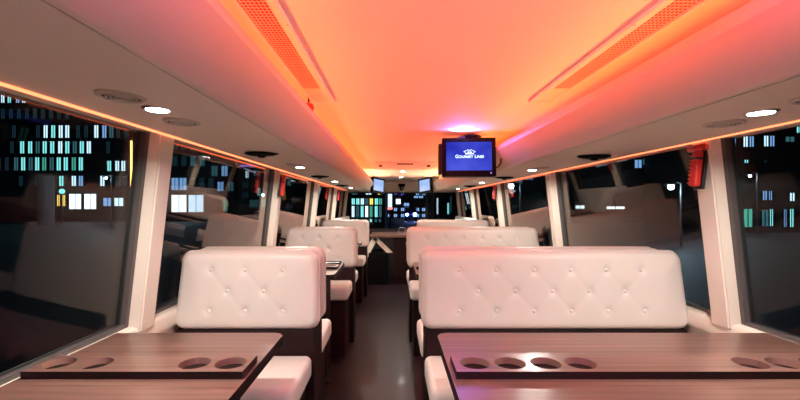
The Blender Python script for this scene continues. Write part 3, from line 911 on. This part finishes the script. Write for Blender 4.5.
# van with headlamps
r = empty('van', (px(411, 62), 62, GZ)); tag(r, 'dark blue van with bright blue-white headlamps ahead of the bus', 'van')
VB = pbsdf('van_paint', (.02, .035, .12), .25, coat=.6)
bm = B()
prism(bm, [(-.15, .45), (-.2, .9), (-.05, 1.15), (.55, 1.30), (1.0, 2.05), (4.2, 2.1), (4.4, 1.9), (4.4, .4)], 'x', -.95, .95)
bmesh.ops.bevel(bm, geom=list(bm.edges), offset=.05, segments=2, affect='EDGES'); obj('body', bm, VB, r)
bm = B(); prism(bm, [(.57, 1.34), (.97, 1.98), (.94, 2.0), (.54, 1.36)], 'x', -.8, .8); obj('windscreen', bm, M['blackgloss'], r)
bm = B(); box(bm, -.85, .85, -.24, -.14, .40, .62, .03); obj('bumper', bm, M['black'], r)
for x in (-.62, .62):
    bm = B(); cyl(bm, (x, -.12, 1.02), (x, -.30, 1.0), .27 if x > 0 else .2, seg=20); obj('headlamp', bm, M['head'], r)
for x in (-.8, .8):
    for y in (.7, 3.6):
        bm = B(); cyl(bm, (x-.1, y, .34), (x+.1, y, .34), .34, seg=24); obj('wheel', bm, M['black'], r)
# amber neon tube on a post
r = empty('amber_light_column', (px(132, 26), 26, GZ)); tag(r, 'slim amber glowing light column beyond the first left window', 'light column')
bm = B(); cyl(bm, (0, 0, 0), (0, 0, pz(138, 26)-GZ), .05); obj('post', bm, M['steel'], r)
bm = B(); cyl(bm, (0, -.07, pz(222, 26)-GZ), (0, -.07, pz(141, 26)-GZ), .055, seg=12); obj('light_tube', bm, M['neon'], r)
# pale advertising pillar and clock
r = empty('advertising_pillar', (px(46, 50), 50, GZ)); tag(r, 'pale round advertising pillar before the office block', 'pillar')
bm = B(); cyl(bm, (0, 0, 0), (0, 0, pz(176, 50)-GZ), .85, seg=28); obj('drum', bm, pbsdf('pillar_paper', (.35, .42, .45), .6), r)
bm = B(); cyl(bm, (0, 0, pz(176, 50)-GZ), (0, 0, pz(174, 50)-GZ), .98, .5, seg=28); obj('cap', bm, M['steel'], r)
r = empty('street_clock', (px(62, 48), 48, GZ)); tag(r, 'round glowing street clock on a thin post', 'clock')
bm = B(); cyl(bm, (0, 0, 0), (0, 0, pz(194, 48)-GZ), .06); obj('post', bm, M['steel'], r)
bm = B(); cyl(bm, (0, -.1, pz(191.3, 48)-GZ), (0, .1, pz(191.3, 48)-GZ), .30, seg=24); obj('dial', bm, M['wteal'], r)
# right side buildings
W = []
for (u, v) in ((724, 142), (742, 141.5), (762.5, 141)):
    for d in (0, 6): W.append((u+d, u+d+4.6, v-5, v+5.5, 'wwhite' if d == 0 else 'wblue'))
for (u, v) in ((764, 124), (784, 124), (795, 130)): W.append((u, u+5, v-3, v+3, 'wteal')); W.append((u+6, u+11, v-3, v+3, 'wdim'))
W += [(743, 747, 160, 163, 'wteal'), (763, 765, 160, 163, 'wdim'), (784, 793, 137, 142, 'wdim')]
building('brick_housing_block', 42, 716, 860, 95, M['facadeb'], 'dark housing block with paired lit windows beyond the first right window', W)
W = [(761, 765.5, 191, 200, 'wblue'), (767, 770.5, 191, 200, 'wblue'), (742, 751, 209, 227, 'wgreen'), (768, 771.5, 209, 226, 'wteal'), (782, 785, 209, 227, 'wblue'), (788, 792, 209, 227, 'wteal'), (788, 793, 193, 201, 'wwhite'),
     (760, 767, 210, 226, 'wdim')]
building('glass_stair_building', 36, 736, 850, 182, M['facadeb'], 'low dark building with green lit glazing in front of the housing block', W, 4)
W = [(634, 641, 160, 168, 'wblue'), (642, 646, 159, 165, 'wdim'), (575, 584, 205.5, 208.5, 'shop'), (606, 624, 206.5, 209, 'shop')]  # the thin shop bars put bright reflections in as glowing panes
building('low_dark_building', 55, 560, 705, 150, M['facade'], 'long dark building with a small blue sign beyond the second right window', W)
W = [(518, 522, 178, 183, 'wblue'), (525, 533, 178, 180, 'wblue'), (512, 516, 205, 208, 'wdim'), (484, 488, 205, 208, 'wdim')]
building('far_dark_building', 60, 470, 545, 160, M['facade'], 'dark distant building with few blue lights beyond the third right window', W)
def street_lamp(u, v, y, rad, label, en):
    r = empty('street_lamp', (px(u, y)+.0, y, GZ)); tag(r, label, 'street lamp', 'street lamps')
    hz = pz(v, y)-GZ
    bm = B(); cyl(bm, (.6, 0, 0), (.6, 0, hz+.25), .07, .045); tube(bm, [(.6, 0, hz+.2), (.4, 0, hz+.3), (.0, 0, hz+.16)], .04); obj('post', bm, M['steel'], r)
    bm = B(); box(bm, -.35, .2, -.14, .14, hz+rad*.7, hz+rad*.7+.12, .03); obj('lamp_head', bm, M['steel'], r)
    bm = B(); bmesh.ops.create_uvsphere(bm, u_segments=16, v_segments=10, radius=rad, matrix=Matrix.Translation((0, 0, hz))); obj('bulb', bm, M['star'], r)
    if en:
        l = bpy.data.lights.new('lamp_glow', 'POINT'); l.energy = en; l.color = (.75, .88, 1); l.shadow_soft_size = rad
        o = bpy.data.objects.new('lamp_glow', l); COL.objects.link(o); o.location = (px(u, y), y-.1, H+(205-v)*y/400.-rad-.1)
street_lamp(671, 187, 24, .17, 'bright white street lamp beyond the second right window', 250)
street_lamp(694, 178, 30, .16, 'white street lamp seen beside the red hammer', 120)
street_lamp(511, 186, 26, .20, 'bright white street lamp beyond the third right window', 250)
street_lamp(494, 193, 34, .16, 'white street lamp beyond the fourth right window', 100)
street_lamp(730, 180, 34, .10, 'small white street lamp before the housing block', 60)
street_lamp(750, 176, 34, .10, 'small white street lamp, farther right before the housing block', 60)
street_lamp(106, 178, 44, .12, 'small white street lamp before the office block', 200)
street_lamp(263, 195, 40, .14, 'small white street lamp beyond the left grey-green building front', 200)
street_lamp(160, 163, 50, .12, 'white street lamp beyond the second left window', 100)

# ------------------------------------------------------------------ world, camera
w = bpy.data.worlds.new('night'); SC.world = w; w.use_nodes = True
w.node_tree.nodes['Background'].inputs['Color'].default_value = (.008, .018, .045, 1)
w.node_tree.nodes['Background'].inputs['Strength'].default_value = .3

cam = bpy.data.cameras.new('camera'); cam.sensor_width = 36; cam.lens = 18; cam.clip_start = .03; cam.clip_end = 400
co = bpy.data.objects.new('camera', cam); COL.objects.link(co)
co.location = (0, 0, H)
co.rotation_euler = (math.radians(90), 0, 0)
cam.shift_x = 7/800.; cam.shift_y = 5/800.
SC.camera = co
SC.view_settings.view_transform = 'Standard'; SC.view_settings.look = 'None'; SC.view_settings.gamma = 1
SC.view_settings.exposure = 0.15
SC.view_settings.use_curve_mapping = False
SC.cycles.use_denoising = True
SC.cycles.max_bounces = 10; SC.cycles.diffuse_bounces = 5; SC.cycles.glossy_bounces = 5; SC.cycles.transparent_max_bounces = 16
SC.cycles.sample_clamp_indirect = 6
